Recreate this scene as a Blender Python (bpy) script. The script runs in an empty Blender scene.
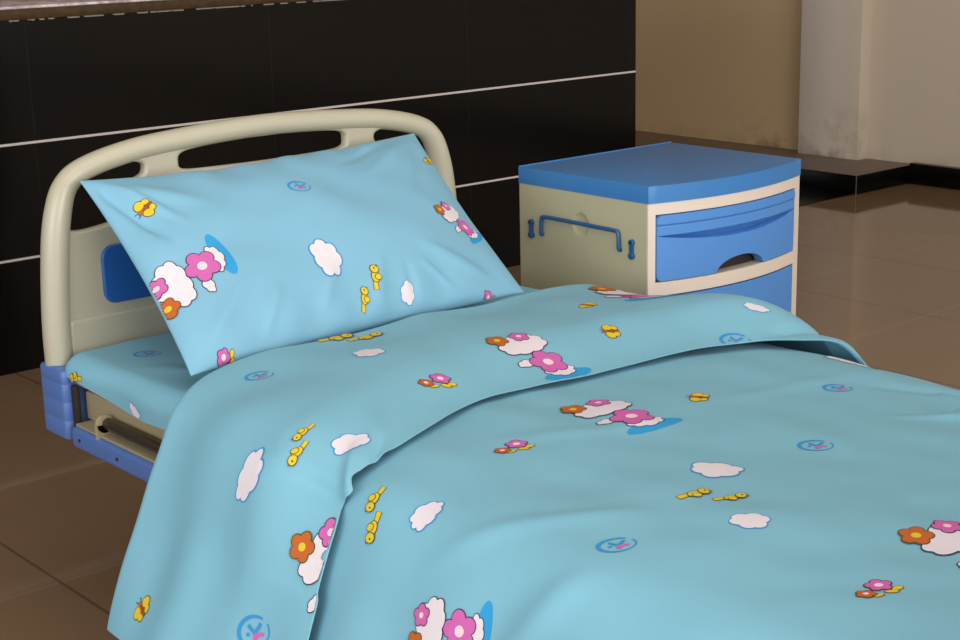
import bpy, bmesh, math, random
import numpy as np
from mathutils import Matrix, Vector

scene = bpy.context.scene
COL = scene.collection
DEPS = bpy.context.evaluated_depsgraph_get
PI = math.pi

# ------------------------------------------------------------------ materials
def lin(c):
    return tuple(((v / 255) / 12.92 if v / 255 <= 0.04045 else ((v / 255 + 0.055) / 1.055) ** 2.4) for v in c)

def mat(name, rgb, rough=0.5, metal=0.0, var=0.06, scale=8.0, bump=0.0, bscale=200.0, spec=0.5, sheen=0.0, coat=0.0):
    m = bpy.data.materials.new(name); m.use_nodes = True
    nt = m.node_tree; b = nt.nodes['Principled BSDF']
    b.inputs['Roughness'].default_value = rough
    b.inputs['Metallic'].default_value = metal
    b.inputs['Specular IOR Level'].default_value = spec
    b.inputs['Sheen Weight'].default_value = sheen
    b.inputs['Coat Weight'].default_value = coat
    tc = nt.nodes.new('ShaderNodeTexCoord')
    n = nt.nodes.new('ShaderNodeTexNoise'); n.inputs['Scale'].default_value = scale; n.inputs['Detail'].default_value = 4
    nt.links.new(tc.outputs['Object'], n.inputs['Vector'])
    r = nt.nodes.new('ShaderNodeMixRGB')
    c = lin(rgb)
    r.inputs[1].default_value = tuple(v * (1 - var) for v in c) + (1,)
    r.inputs[2].default_value = tuple(min(1, v * (1 + var)) for v in c) + (1,)
    nt.links.new(n.outputs['Fac'], r.inputs[0]); nt.links.new(r.outputs[0], b.inputs['Base Color'])
    if bump:
        n2 = nt.nodes.new('ShaderNodeTexNoise'); n2.inputs['Scale'].default_value = bscale; n2.inputs['Detail'].default_value = 3
        nt.links.new(tc.outputs['Object'], n2.inputs['Vector'])
        bp = nt.nodes.new('ShaderNodeBump'); bp.inputs['Strength'].default_value = bump; bp.inputs['Distance'].default_value = 0.002
        nt.links.new(n2.outputs['Fac'], bp.inputs['Height']); nt.links.new(bp.outputs[0], b.inputs['Normal'])
    return m

class NT:
    """tiny node helper"""
    def __init__(s, m): s.m = m; s.t = m.node_tree; s.b = s.t.nodes['Principled BSDF']
    def node(s, typ, **kw):
        n = s.t.nodes.new(typ)
        for k, v in kw.items(): setattr(n, k, v)
        return n
    def link(s, a, b): s.t.links.new(a, b)
    def math(s, op, a, b=None):
        n = s.node('ShaderNodeMath', operation=op)
        for i, v in enumerate((a, b)):
            if v is None: continue
            if isinstance(v, (int, float)): n.inputs[i].default_value = v
            else: s.link(v, n.inputs[i])
        return n.outputs[0]
    def mix(s, f, a, b):
        n = s.node('ShaderNodeMixRGB')
        for i, v in enumerate((f, a, b)):
            if isinstance(v, (int, float)): n.inputs[i].default_value = v
            elif isinstance(v, tuple): n.inputs[i].default_value = v + (1,)
            else: s.link(v, n.inputs[i])
        return n.outputs[0]
    def noise(s, vec, scale, detail=4, rough=0.5):
        n = s.node('ShaderNodeTexNoise'); n.inputs['Scale'].default_value = scale
        n.inputs['Detail'].default_value = detail; n.inputs['Roughness'].default_value = rough
        s.link(vec, n.inputs['Vector']); return n.outputs['Fac']
    def ramp(s, f, a, b):
        n = s.node('ShaderNodeMapRange'); n.inputs[1].default_value = a; n.inputs[2].default_value = b
        n.interpolation_type = 'SMOOTHSTEP'; s.link(f, n.inputs[0]); return n.outputs[0]

def pos_nodes(nt):
    g = nt.node('ShaderNodeNewGeometry'); sp = nt.node('ShaderNodeSeparateXYZ')
    nt.link(g.outputs['Position'], sp.inputs[0])
    return g.outputs['Position'], sp.outputs[0], sp.outputs[1], sp.outputs[2]

def line_mask(nt, coord, origin, pitch, half):
    """1 on lines at origin + k*pitch, 0 elsewhere"""
    a = nt.math('SUBTRACT', coord, origin)
    a = nt.math('DIVIDE', a, pitch)
    a = nt.math('ADD', a, 0.5)
    a = nt.math('SUBTRACT', a, nt.math('FLOOR', a))
    a = nt.math('ABSOLUTE', nt.math('SUBTRACT', a, 0.5))
    return nt.math('LESS_THAN', a, half / pitch)

def new_mat(name, rough=0.5, spec=0.5):
    m = bpy.data.materials.new(name); m.use_nodes = True
    nt = NT(m); nt.b.inputs['Roughness'].default_value = rough; nt.b.inputs['Specular IOR Level'].default_value = spec
    return m, nt

def floor_material():
    m, nt = new_mat('polished brown floor tile', 0.13, 0.5)
    P, x, y, z = pos_nodes(nt)
    base = nt.mix(nt.noise(P, 3.0, 5), lin((132, 106, 81)), lin((143, 116, 90)))
    fine = nt.noise(P, 90, 3)
    base = nt.mix(nt.math('MULTIPLY', fine, 0.25), base, lin((154, 127, 100)))
    base = nt.mix(line_mask(nt, y, 2.823, 0.605, 0.0045), base, lin((148, 122, 96)))  # these joints are lighter: their tilted highlight is painted into the colour
    base = nt.mix(line_mask(nt, x, 1.281, 0.605, 0.0035), base, lin((108, 87, 66)))
    nt.link(base, nt.b.inputs['Base Color'])
    r = nt.math('ADD', nt.math('MULTIPLY', nt.noise(P, 12, 4), 0.04), 0.05)
    nt.link(r, nt.b.inputs['Roughness'])
    return m

def black_tile_material():
    m, nt = new_mat('black glazed wall tile', 0.14, 0.22)
    P, x, y, z = pos_nodes(nt)
    base = nt.mix(nt.noise(P, 2.0, 3), lin((9, 8, 8)), lin((15, 12, 11)))
    base = nt.mix(line_mask(nt, x, 2.016, 0.828, 0.0016), base, lin((24, 22, 20)))
    grout = line_mask(nt, z, 0.0, 0.3365, 0.0036)
    grout = nt.math('MULTIPLY', grout, nt.math('GREATER_THAN', z, 0.1))
    grout = nt.math('MULTIPLY', grout, nt.math('LESS_THAN', z, 0.8))
    base = nt.mix(grout, base, lin((205, 196, 192)))
    chip = nt.math('MULTIPLY', nt.math('GREATER_THAN', z, 1.0195), nt.math('GREATER_THAN', nt.noise(P, 34, 2), 0.47))
    base = nt.mix(chip, base, lin((150, 138, 128)))
    nt.link(base, nt.b.inputs['Base Color'])
    return m

def stained_wall_material(name, a, b, stain, spot):
    m, nt = new_mat(name, 0.75, 0.3)
    P, x, y, z = pos_nodes(nt)
    base = nt.mix(nt.noise(P, 1.2, 4), lin(a), lin(b))
    base = nt.mix(nt.ramp(y, 4.75, 4.60), base, lin((202, 186, 166)))
    low = nt.math('SUBTRACT', 1.0, nt.ramp(z, 0.08, 0.42))
    blot = nt.ramp(nt.noise(P, 5.0, 6, 0.65), 0.48, 0.78)
    near = nt.math('SUBTRACT', 1.0, nt.ramp(nt.math('ABSOLUTE', nt.math('SUBTRACT', y, spot)), 0.1, 0.55))
    blot = nt.math('MULTIPLY', blot, nt.math('ADD', nt.math('MULTIPLY', near, 0.9), 0.1))
    base = nt.mix(nt.math('MULTIPLY', nt.math('MULTIPLY', low, blot), 0.75), base, lin(stain))
    foot = nt.math('SUBTRACT', 1.0, nt.ramp(z, 0.085, 0.16))
    base = nt.mix(nt.math('MULTIPLY', foot, nt.math('MULTIPLY', nt.ramp(nt.noise(P, 14.0, 5), 0.35, 0.7), nt.math('MULTIPLY', nt.math('ADD', near, 0.25), 0.6))), base, lin(stain))
    nt.link(base, nt.b.inputs['Base Color'])
    return m

def granite_material(name, a, b, scale, rough, spec=0.5):
    m, nt = new_mat(name, rough, 0.5)
    P, x, y, z = pos_nodes(nt)
    base = nt.mix(nt.ramp(nt.noise(P, scale, 6, 0.7), 0.35, 0.68), lin(a), lin(b))
    nt.link(base, nt.b.inputs['Base Color'])
    nt.b.inputs['Specular IOR Level'].default_value = spec
    return m

M_FLOOR = floor_material()
M_TILE = black_tile_material()
M_BEIGE = stained_wall_material('warm beige painted wall', (190, 161, 124), (198, 169, 132), (104, 82, 54), 4.95)
M_PILLAR = stained_wall_material('pale grey painted pillar', (206, 191, 178), (214, 199, 186), (118, 102, 80), 4.6)
M_CEIL = mat('white ceiling paint', (205, 200, 190), 0.8)
M_BLACKSTONE = granite_material('black polished stone', (8, 7, 6), (14, 12, 10), 40, 0.2, 0.15)
M_LEDGE = granite_material('brown granite ledge', (92, 78, 66), (120, 104, 90), 60, 0.35)
M_BROWNSTONE = granite_material('brown stone edge', (58, 44, 24), (76, 58, 34), 30, 0.3)
M_MARBLE = granite_material('mottled grey marble', (168, 148, 150), (244, 228, 230), 26, 0.7, 0.1)

M_CREAM = mat('cream moulded plastic', (184, 178, 156), 0.32, var=0.03, scale=5, bump=0.05, bscale=400)
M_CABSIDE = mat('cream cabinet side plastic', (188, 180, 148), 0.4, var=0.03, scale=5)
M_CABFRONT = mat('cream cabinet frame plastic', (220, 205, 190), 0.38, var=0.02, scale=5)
M_BLUE = mat('blue cabinet plastic', (80, 138, 206), 0.4, var=0.03, scale=6, bump=0.08, bscale=500)
M_BLUETOP = mat('blue cabinet top plastic', (58, 122, 184), 0.38, var=0.04, scale=6, bump=0.15, bscale=350)
M_BLUEDEEP = mat('deep blue inset plastic', (34, 92, 166), 0.4, var=0.03)
M_BRACKET = mat('periwinkle blue moulded plastic', (84, 116, 180), 0.42, var=0.04, scale=10)
M_RODBLUE = mat('dark blue coated rod', (34, 88, 138), 0.35)
M_PAINTSTEEL = mat('beige painted steel', (166, 152, 118), 0.45, var=0.08, scale=14)
M_STEEL = mat('dark steel', (96, 86, 76), 0.3, metal=0.8)
M_DARK = mat('dark cavity', (40, 32, 28), 0.7)
M_RUBBER = mat('grey rubber', (70, 70, 72), 0.6)
M_MATTRESS = mat('white mattress ticking', (226, 222, 214), 0.8)
FAB = dict(rough=0.62, var=0.03, scale=3.0, bump=0.12, bscale=900, spec=0.35, sheen=0.05)
M_FABRIC = mat('light blue printed cotton', (124, 182, 202), **FAB)
M_PILLOWFAB = mat('light blue pillow cotton', (127, 181, 206), **FAB)
FP = dict(rough=0.65, var=0.02, scale=20.0, spec=0.3)
M_PRINT = {
    'white': mat('white print', (226, 216, 222), **FP),
    'line': mat('dark print outline', (58, 44, 60), **FP),
    'sky': mat('sky blue print outline', (58, 146, 202), **FP),
    'pool': mat('blue print', (46, 156, 214), **FP),
    'pink': mat('pink print', (204, 100, 172), **FP),
    'yellow': mat('yellow print', (222, 192, 50), **FP),
    'olive': mat('olive print outline', (96, 78, 20), **FP),
    'orange': mat('orange print', (190, 98, 40), **FP),
    'brown': mat('brown print', (150, 80, 24), **FP),
    'pale': mat('pale pink print', (246, 206, 214), **FP),
}
PRINT_KEYS = list(M_PRINT)

# ------------------------------------------------------------------ object helpers
def link_mesh(name, me, mats, parent=None, smooth=True, angle=35):
    o = bpy.data.objects.new(name, me); COL.objects.link(o)
    if not isinstance(mats, (list, tuple)): mats = [mats]
    for m in mats: me.materials.append(m)
    if smooth:
        me.polygons.foreach_set('use_smooth', [True] * len(me.polygons))
        if angle: me.set_sharp_from_angle(angle=math.radians(angle))
    if parent is not None: attach(o, parent)
    return o

def world_loc(o):
    v = Vector(o.location)
    while o.parent is not None:
        o = o.parent; v = v + Vector(o.location)
    return v

def attach(o, parent):
    """parent o without moving it: parents here are only ever translated"""
    o.parent = parent
    o.matrix_parent_inverse = Matrix.Translation(-parent['_w'] if False else -Vector(WL.get(parent.name, (0, 0, 0))))

WL = {}
def thing(name, loc, label, cat, group=None):
    o = bpy.data.objects.new(name, None); COL.objects.link(o)
    o.location = loc; o.empty_display_size = 0.1
    WL[o.name] = tuple(loc)
    return tag(o, label, cat, group)

def tag(o, label, cat, group=None):
    o['label'] = label; o['category'] = cat
    if group: o['group'] = group
    return o

def struct(o):
    o['kind'] = 'structure'; return o

def py_mesh(name, V, F):
    me = bpy.data.meshes.new(name); me.from_pydata([tuple(map(float, v)) for v in V], [], [tuple(map(int, f)) for f in F]); me.validate(); me.update()
    return me

def bm_mesh(name, bm):
    bmesh.ops.recalc_face_normals(bm, faces=bm.faces)
    me = bpy.data.meshes.new(name); bm.to_mesh(me); bm.free(); return me

def add_box(bm, x0, x1, y0, y1, z0, z1, bev=0.0, seg=2):
    r = bmesh.ops.create_cube(bm, size=1)
    vs = r['verts']
    for v in vs:
        v.co = Vector(((x0 + x1) / 2 + v.co.x * (x1 - x0), (y0 + y1) / 2 + v.co.y * (y1 - y0), (z0 + z1) / 2 + v.co.z * (z1 - z0)))
    if bev:
        es = list({e for v in vs for e in v.link_edges})
        bmesh.ops.bevel(bm, geom=es, offset=bev, segments=seg, profile=0.5, affect='EDGES')

def box(name, x0, x1, y0, y1, z0, z1, m, parent=None, bev=0.0, seg=2):
    bm = bmesh.new(); add_box(bm, x0, x1, y0, y1, z0, z1, bev, seg)
    return link_mesh(name, bm_mesh(name, bm), m, parent)

def add_cyl(bm, p, axis, r, h, n=24, bev=0.0):
    """cylinder centred on p along 'X','Y','Z'"""
    rot = {'Z': Matrix(), 'X': Matrix.Rotation(PI / 2, 4, 'Y'), 'Y': Matrix.Rotation(PI / 2, 4, 'X')}[axis]
    res = bmesh.ops.create_cone(bm, cap_ends=True, segments=n, radius1=r, radius2=r, depth=h, matrix=Matrix.Translation(p) @ rot)
    if bev:
        es = [e for e in {e for v in res['verts'] for e in v.link_edges} if len(e.link_faces) == 2 and any(len(f.verts) > 4 for f in e.link_faces)]
        bmesh.ops.bevel(bm, geom=es, offset=bev, segments=2, profile=0.5, affect='EDGES')

def catmull(pts, n=12, closed=False):
    P = [np.array(p, float) for p in pts]; out = []
    N = len(P); rng = range(N if closed else N - 1)
    for i in rng:
        p0 = P[(i - 1) % N] if (closed or i > 0) else 2 * P[0] - P[1]
        p1 = P[i]; p2 = P[(i + 1) % N]
        p3 = P[(i + 2) % N] if (closed or i + 2 < N) else 2 * P[-1] - P[-2]
        for k in range(n):
            t = k / n
            out.append(0.5 * ((2 * p1) + (-p0 + p2) * t + (2 * p0 - 5 * p1 + 4 * p2 - p3) * t * t + (-p0 + 3 * p1 - 3 * p2 + p3) * t ** 3))
    if not closed: out.append(P[-1])
    return np.array(out)

def tube_vf(pts, rad, ring=14, up=(0, 1, 0), squash=1.0, cap=True):
    """swept tube, rad scalar or list, squash scales the ring along 'up'"""
    pts = np.array(pts, float); n = len(pts)
    rad = np.full(n, rad) if np.isscalar(rad) else np.array(rad)
    V, F = [], []
    up = np.array(up, float)
    for i in range(n):
        t = pts[min(i + 1, n - 1)] - pts[max(i - 1, 0)]; t /= np.linalg.norm(t)
        u = up - t * (up @ t)
        if np.linalg.norm(u) < 1e-4: u = np.array([1.0, 0, 0]) - t * t[0]
        u /= np.linalg.norm(u); w = np.cross(t, u)
        for k in range(ring):
            a = 2 * PI * k / ring
            V.append(pts[i] + rad[i] * (math.cos(a) * u * squash + math.sin(a) * w))
    for i in range(n - 1):
        for k in range(ring):
            a = i * ring + k; b = i * ring + (k + 1) % ring
            F.append((a, b, b + ring, a + ring))
    if cap:
        F.append(tuple(range(ring))[::-1]); F.append(tuple((n - 1) * ring + k for k in range(ring)))
    return V, F

def tube(name, pts, rad, m, parent=None, **kw):
    V, F = tube_vf(pts, rad, **kw)
    return link_mesh(name, py_mesh(name, V, F), m, parent, angle=50)

def plate(name, loops, y, depth, m, parent=None, bevel=0.004):
    """flat plate in the XZ plane with holes: loops of (x, z); first is the outline"""
    cu = bpy.data.curves.new(name, 'CURVE'); cu.dimensions = '2D'; cu.fill_mode = 'BOTH'
    cu.extrude = depth / 2 - bevel; cu.bevel_depth = bevel; cu.bevel_resolution = 2; cu.offset = -bevel
    for L in loops:
        sp = cu.splines.new('POLY'); sp.points.add(len(L) - 1); sp.use_cyclic_u = True
        for p, q in zip(sp.points, L): p.co = (q[0], q[1], 0, 1)
    tmp = bpy.data.objects.new('tmp', cu); COL.objects.link(tmp)
    dg = DEPS(); dg.update()
    me = bpy.data.meshes.new_from_object(tmp.evaluated_get(dg))
    bpy.data.objects.remove(tmp)
    me.transform(Matrix.Translation((0, y, 0)) @ Matrix.Rotation(PI / 2, 4, 'X'))
    me.materials.clear()
    return link_mesh(name, me, m, parent, angle=40)

def rrect(x0, x1, z0, z1, r, n=8):
    out = []
    for cx, cz, a0 in ((x1 - r, z1 - r, 0), (x0 + r, z1 - r, 90), (x0 + r, z0 + r, 180), (x1 - r, z0 + r, 270)):
        for k in range(n + 1):
            a = math.radians(a0 + 90 * k / n); out.append((cx + r * math.cos(a), cz + r * math.sin(a)))
    return out

def smooth(a, b, x):
    t = np.clip((x - a) / (b - a), 0, 1); return t * t * (3 - 2 * t)

# ------------------------------------------------------------------ printed motifs (2-D art, laid on the cloth as part of its mesh)
def ell(cx, cy, a, b, rot=0, n=28):
    t = np.linspace(0, 2 * PI, n, endpoint=False); c, s = math.cos(rot), math.sin(rot)
    x, y = a * np.cos(t), b * np.sin(t)
    return np.stack([cx + c * x - s * y, cy + s * x + c * y], 1)

def cloud_pts(cx, cy, a, b, bumps=7, ph=0.3, depth=0.2, n=84, irr=0.12):
    t = np.linspace(0, 2 * PI, n, endpoint=False)
    r = (1 - depth) + depth * np.abs(np.sin(bumps * t / 2 + ph)) ** 0.7
    r = r * (1 + irr * np.sin(2 * t + ph * 3) * 0.5 + irr * np.cos(3 * t + ph * 5) * 0.5)
    return np.stack([cx + a * r * np.cos(t), cy + b * r * np.sin(t)], 1)

def flower_pts(cx, cy, R, petals=5, ph=0.0, n=60):
    t = np.linspace(0, 2 * PI, n, endpoint=False)
    r = R * (0.68 + 0.32 * np.abs(np.cos(petals * (t - ph) / 2)) ** 0.8)
    return np.stack([cx + r * np.cos(t), cy + r * np.sin(t)], 1)

def grow(P, w):
    d = np.roll(P, -1, 0) - np.roll(P, 1, 0); nrm = np.stack([d[:, 1], -d[:, 0]], 1)
    nrm /= np.linalg.norm(nrm, axis=1, keepdims=True) + 1e-9
    return P + nrm * w

def filled(P, fill, line, w, lvl=0):
    return [('poly', line, grow(P, w), lvl), ('poly', fill, P, lvl + 1)]

def m_cloud(kind=0):
    ph, bumps, ratio = [(0.3, 7, 0.62), (1.1, 6, 0.52), (2.0, 8, 0.5), (0.8, 6, 0.68)][kind]
    return filled(cloud_pts(0, 0, 0.5, 0.5 * ratio, bumps, ph), 'white', 'sky', 0.034)

def m_chick():
    e = []
    tail = np.array([(-0.62, -0.34), (-0.72, -0.16), (-0.30, 0.0), (-0.22, -0.14)])[::-1]
    e += filled(tail, 'yellow', 'olive', 0.035, 0)
    e += filled(ell(-0.06, -0.04, 0.27, 0.17, 0.35), 'yellow', 'olive', 0.035, 2)
    e += filled(ell(-0.02, -0.15, 0.15, 0.12, -0.2), 'yellow', 'olive', 0.03, 4)
    e += filled(ell(0.28, 0.12, 0.19, 0.18), 'yellow', 'olive', 0.035, 6)
    e += [('poly', 'olive', np.array([(0.45, 0.16), (0.44, 0.04), (0.58, 0.08)])[::-1], 7),
          ('poly', 'line', ell(0.31, 0.15, 0.035, 0.045, n=10), 8)]
    return e

def m_bee():
    e = []
    for x, y, a, b, r in ((0.12, 0.34, 0.22, 0.28, 0.3), (0.12, -0.34, 0.22, 0.28, -0.3), (-0.22, 0.26, 0.15, 0.19, -0.3), (-0.22, -0.26, 0.15, 0.19, 0.3)):
        e += filled(ell(x, y, a, b, r), 'yellow', 'olive', 0.045, 0)
    e += filled(ell(-0.06, 0, 0.34, 0.10), 'brown', 'olive', 0.02, 2)
    e += filled(ell(0.30, 0, 0.12, 0.12), 'orange', 'olive', 0.02, 2)
    e += [('strip', 'line', np.array([(0.38, 0.05), (0.5, 0.14), (0.58, 0.12)]), 0.035, 3),
          ('strip', 'line', np.array([(0.38, -0.05), (0.5, -0.14), (0.58, -0.12)]), 0.035, 3)]
    return e

def m_logo():
    """blue brush-stroke ring with a small forked figure in blue and pink"""
    t = np.linspace(math.radians(55), math.radians(390), 56)
    ring = np.stack([0.5 * np.cos(t), 0.37 * np.sin(t)], 1)
    wid = 0.05 + 0.08 * np.abs(np.cos((t - math.radians(170)) / 2)) ** 3
    e = [('strip', 'sky', ring, wid, 0)]
    e += [('strip', 'sky', np.array([(-0.20, 0.17), (-0.08, 0.05), (0.02, -0.02)]), 0.10, 1),
          ('strip', 'sky', np.array([(0.22, 0.20), (0.12, 0.08), (0.02, -0.02)]), 0.11, 1),
          ('poly', 'sky', ell(-0.20, -0.06, 0.06, 0.05, n=12), 1),
          ('strip', 'pink', np.array([(0.02, -0.04), (0.03, -0.14), (0.02, -0.24)]), 0.14, 1),
          ('strip', 'pink', np.array([(0.08, -0.12), (0.20, -0.06), (0.32, -0.08)]), 0.10, 1)]
    return e

def m_flowers(pair=True):
    e = filled(ell(0.42, -0.13, 0.14, 0.09, 0.4), 'yellow', 'olive', 0.025, 0)
    e += filled(ell(0.24, -0.28, 0.15, 0.08, -0.2), 'yellow', 'olive', 0.025, 0)
    e += filled(flower_pts(0.10, 0.12, 0.30, 5, 0.3), 'pink', 'line', 0.03, 2)
    e += [('poly', 'pale', ell(0.10, 0.12, 0.10, 0.10, n=14), 4)]
    if pair:
        e += filled(ell(-0.10, -0.42, 0.13, 0.07, 0.5), 'yellow', 'olive', 0.025, 0)
        e += filled(flower_pts(-0.34, -0.28, 0.22, 5, 0.9), 'orange', 'olive', 0.03, 2)
        e += [('poly', 'pale', ell(-0.34, -0.28, 0.07, 0.07, n=14), 4)]
    return e

def m_bouquet():
    """large generic group: white cloud, pink blossoms, orange blossom, blue puddle"""
    e = [('poly', 'pool', ell(0.16, -1.28, 0.62, 0.19), 0)]
    e += filled(cloud_pts(0.12, -1.10, 0.36, 0.20, 7, 0.9, 0.2), 'white', 'line', 0.02, 1)
    e += filled(cloud_pts(-0.40, -0.62, 0.20, 0.13, 6, 0.5, 0.2), 'white', 'line', 0.02, 1)
    e += filled(flower_pts(0.08, -0.74, 0.40, 5, PI / 2), 'pink', 'line', 0.02, 3)
    e += [('poly', 'pale', ell(0.08, -0.74, 0.11, 0.11, n=16), 5)]
    e += filled(cloud_pts(0, 0, 0.56, 0.40, 9, 0.4, 0.14), 'white', 'line', 0.02, 5)
    e += filled(flower_pts(0.16, 0.30, 0.22, 5, 0.2), 'pink', 'line', 0.02, 7)
    e += [('poly', 'pale', ell(0.16, 0.30, 0.06, 0.06, n=12), 9)]
    e += filled(flower_pts(-0.40, 0.34, 0.24, 5, 0.7), 'orange', 'olive', 0.02, 7)
    e += [('poly', 'yellow', ell(-0.40, 0.34, 0.07, 0.07, n=12), 9)]
    return e

MOTIF = {'cloud': lambda: m_cloud(0), 'cloud_b': lambda: m_cloud(1), 'cloud_c': lambda: m_cloud(2), 'cloud_d': lambda: m_cloud(3),
         'chick': m_chick, 'bee': m_bee, 'logo': m_logo, 'flowers': m_flowers, 'flower': lambda: m_flowers(False), 'bouquet': m_bouquet}

class Cloth:
    """vertex / face / material buffers of one cloth mesh; slot 0 is the fabric"""
    def __init__(s): s.V = []; s.F = []; s.M = []; s.n = 0
    def add(s, V, F, m):
        V = np.asarray(V, float); s.V.append(V)
        s.F += [tuple(i + s.n for i in f) for f in F]; s.M += [m] * len(F); s.n += len(V)
    def grid(s, P, flip=False):
        a, b = P.shape[:2]; F = []
        for i in range(a - 1):
            for j in range(b - 1):
                q = (i * b + j, i * b + j + 1, (i + 1) * b + j + 1, (i + 1) * b + j)
                F.append(q[::-1] if flip else q)
        s.add(P.reshape(-1, 3), F, 0)
    def motif(s, surf, name, o, size, rot, ratio=1.0, mirror=False, clip=None):
        """lay a motif on surf(s, t) -> (points, normals) at cloth position o"""
        c, sn = math.cos(rot), math.sin(rot)
        def put(L, lvl):
            L = np.array(L, float).copy(); L[:, 1] *= ratio
            if mirror: L[:, 1] *= -1
            q = np.stack([o[0] + size * (c * L[:, 0] - sn * L[:, 1]), o[1] + size * (sn * L[:, 0] + c * L[:, 1])], 1)
            P, N = surf(q[:, 0], q[:, 1])
            return P + N * (0.0005 + 0.00022 * lvl), q
        for el in MOTIF[name]():
            key = 1 + PRINT_KEYS.index(el[1])
            if el[0] == 'poly':
                L, lvl = el[2], el[3]; n = len(L); cen = L.mean(0); K = 5
                rings = [cen[None]] + [cen + (L - cen) * (k / K) for k in range(1, K + 1)]
                V, q = put(np.concatenate(rings), lvl); F = []
                for i in range(n): F.append((0, 1 + i, 1 + (i + 1) % n))
                for k in range(K - 1):
                    for i in range(n):
                        a = 1 + k * n + i; b = 1 + k * n + (i + 1) % n
                        F.append((a, a + n, b + n, b))
            else:
                L = np.array(el[2], float); w = el[3]; lvl = el[4]
                if len(L) < 10: 
                    L = catmull(L, 5)
                w = np.full(len(L), w) if np.isscalar(w) else np.asarray(w)
                d = np.gradient(L, axis=0); nr = np.stack([-d[:, 1], d[:, 0]], 1); nr /= np.linalg.norm(nr, axis=1, keepdims=True)
                A = L + nr * w[:, None] / 2; B = L - nr * w[:, None] / 2
                V, q = put(np.concatenate([A, B]), lvl); n = len(L)
                F = [(i, i + n, i + n + 1, i + 1) for i in range(n - 1)]
            if clip is not None:
                ok = clip(q[:, 0], q[:, 1]); F = [f for f in F if all(ok[i] for i in f)]
            if F: s.add(V, F, key)
    def build(s, name, fabric, parent=None):
        me = py_mesh(name, np.concatenate(s.V), s.F)
        o = link_mesh(name, me, [fabric] + [M_PRINT[k] for k in PRINT_KEYS], parent, smooth=True, angle=None)
        me.polygons.foreach_set('material_index', s.M)
        return o

def with_normals(f, e=0.0015):
    def g(s, t):
        s = np.asarray(s, float); t = np.asarray(t, float)
        P = f(s, t); A = f(s + e, t) - f(s - e, t); B = f(s, t + e) - f(s, t - e)
        N = np.cross(A, B); N /= np.linalg.norm(N, axis=-1, keepdims=True) + 1e-12
        return P, N
    return g

def waves(seed, n, lam, amp):
    r = random.Random(seed); W = []
    for _ in range(n):
        a = r.uniform(0, PI); l = lam * r.uniform(0.6, 1.6); k = 2 * PI / l
        W.append((k * math.cos(a), k * math.sin(a), r.uniform(0, 6.28), amp * r.uniform(0.5, 1) / math.sqrt(n)))
    def f(s, t):
        z = 0
        for kx, ky, p, A in W: z = z + A * np.sin(kx * s + ky * t + p + 0.8 * np.sin(0.5 * ky * s - 0.4 * kx * t))
        return z
    return f

def crease(s, t, a, b, w, amp):
    """ridge along segment a-b, fading at the ends"""
    ax, ay = a; dx, dy = b[0] - ax, b[1] - ay; L2 = dx * dx + dy * dy
    u = ((s - ax) * dx + (t - ay) * dy) / L2
    d = np.abs((s - ax) * dy - (t - ay) * dx) / math.sqrt(L2)
    fade = smooth(-0.1, 0.35, u) * (1 - smooth(0.65, 1.1, u))
    return amp * fade * np.exp(-(d / w) ** 2)

# ------------------------------------------------------------------ the setting
def build_setting():
    o = box('floor', -6, 8, -6, 10, -0.1, 0, M_FLOOR); struct(o)
    o = box('floor_threshold', 4.53, 5.95, 4.316, 8.0, 0.0, 0.004, M_BLACKSTONE); struct(o)
    o = box('wall_back', -6, 4.53, 4.33, 4.92, 0, 1.024, M_TILE); struct(o)
    o = box('trim_1', -6, 4.53, 4.322, 4.92, 1.024, 1.054, M_BROWNSTONE, bev=0.003); struct(o)
    o = box('trim_2', -6, 4.525, 4.335, 4.92, 1.054, 1.062, M_MARBLE, bev=0.002); struct(o)
    o = box('wall_right', 6.40, 6.6, -6, 10, 0, 3.4, M_BEIGE); struct(o)
    o = box('wall_pillar', 6.322, 6.45, 4.572, 4.93, 0.05, 3.4, M_PILLAR, bev=0.004); struct(o)
    o = box('wall_far', -6, 6.4, 9.8, 10, 0, 3.4, M_BEIGE); struct(o)
    o = box('ceiling', -6, 8, -6, 10, 3.4, 3.5, M_CEIL); struct(o)
    # stone plinth at the pillar: granite ledge over black faces, a pale joint down its corner
    bm = bmesh.new(); add_box(bm, 5.95, 6.41, 4.302, 9.8, 0.0, 0.088, 0.002)
    me = bm_mesh('trim_3', bm); o = link_mesh('trim_3', me, [M_BLACKSTONE, M_LEDGE])
    for p in me.polygons: p.material_index = 1 if p.normal.z > 0.9 else 0
    struct(o)
    o = box('trim_4', 5.948, 5.951, 4.3005, 4.3035, 0.0, 0.0885, M_LEDGE); struct(o)
    o = box('baseboard_right', 6.36, 6.41, -6, 4.302, 0, 0.098, M_BLACKSTONE, bev=0.002); struct(o)

# ------------------------------------------------------------------ hospital bed
BX = 1.66                                   # centre line of the bed
def headboard_loops():
    left = [(1.205, 0.50), (1.205, 0.60), (1.214, 0.72), (1.226, 0.795), (1.246, 0.845), (1.288, 0.872), (1.384, 0.893), (1.50, 0.903), (1.60, 0.908)]
    left = [(x, z) for x, z in left]
    right = [(2 * BX - x, z) for x, z in reversed(left)]
    return catmull(left + [(BX, 0.9095)] + right, 8)

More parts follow.
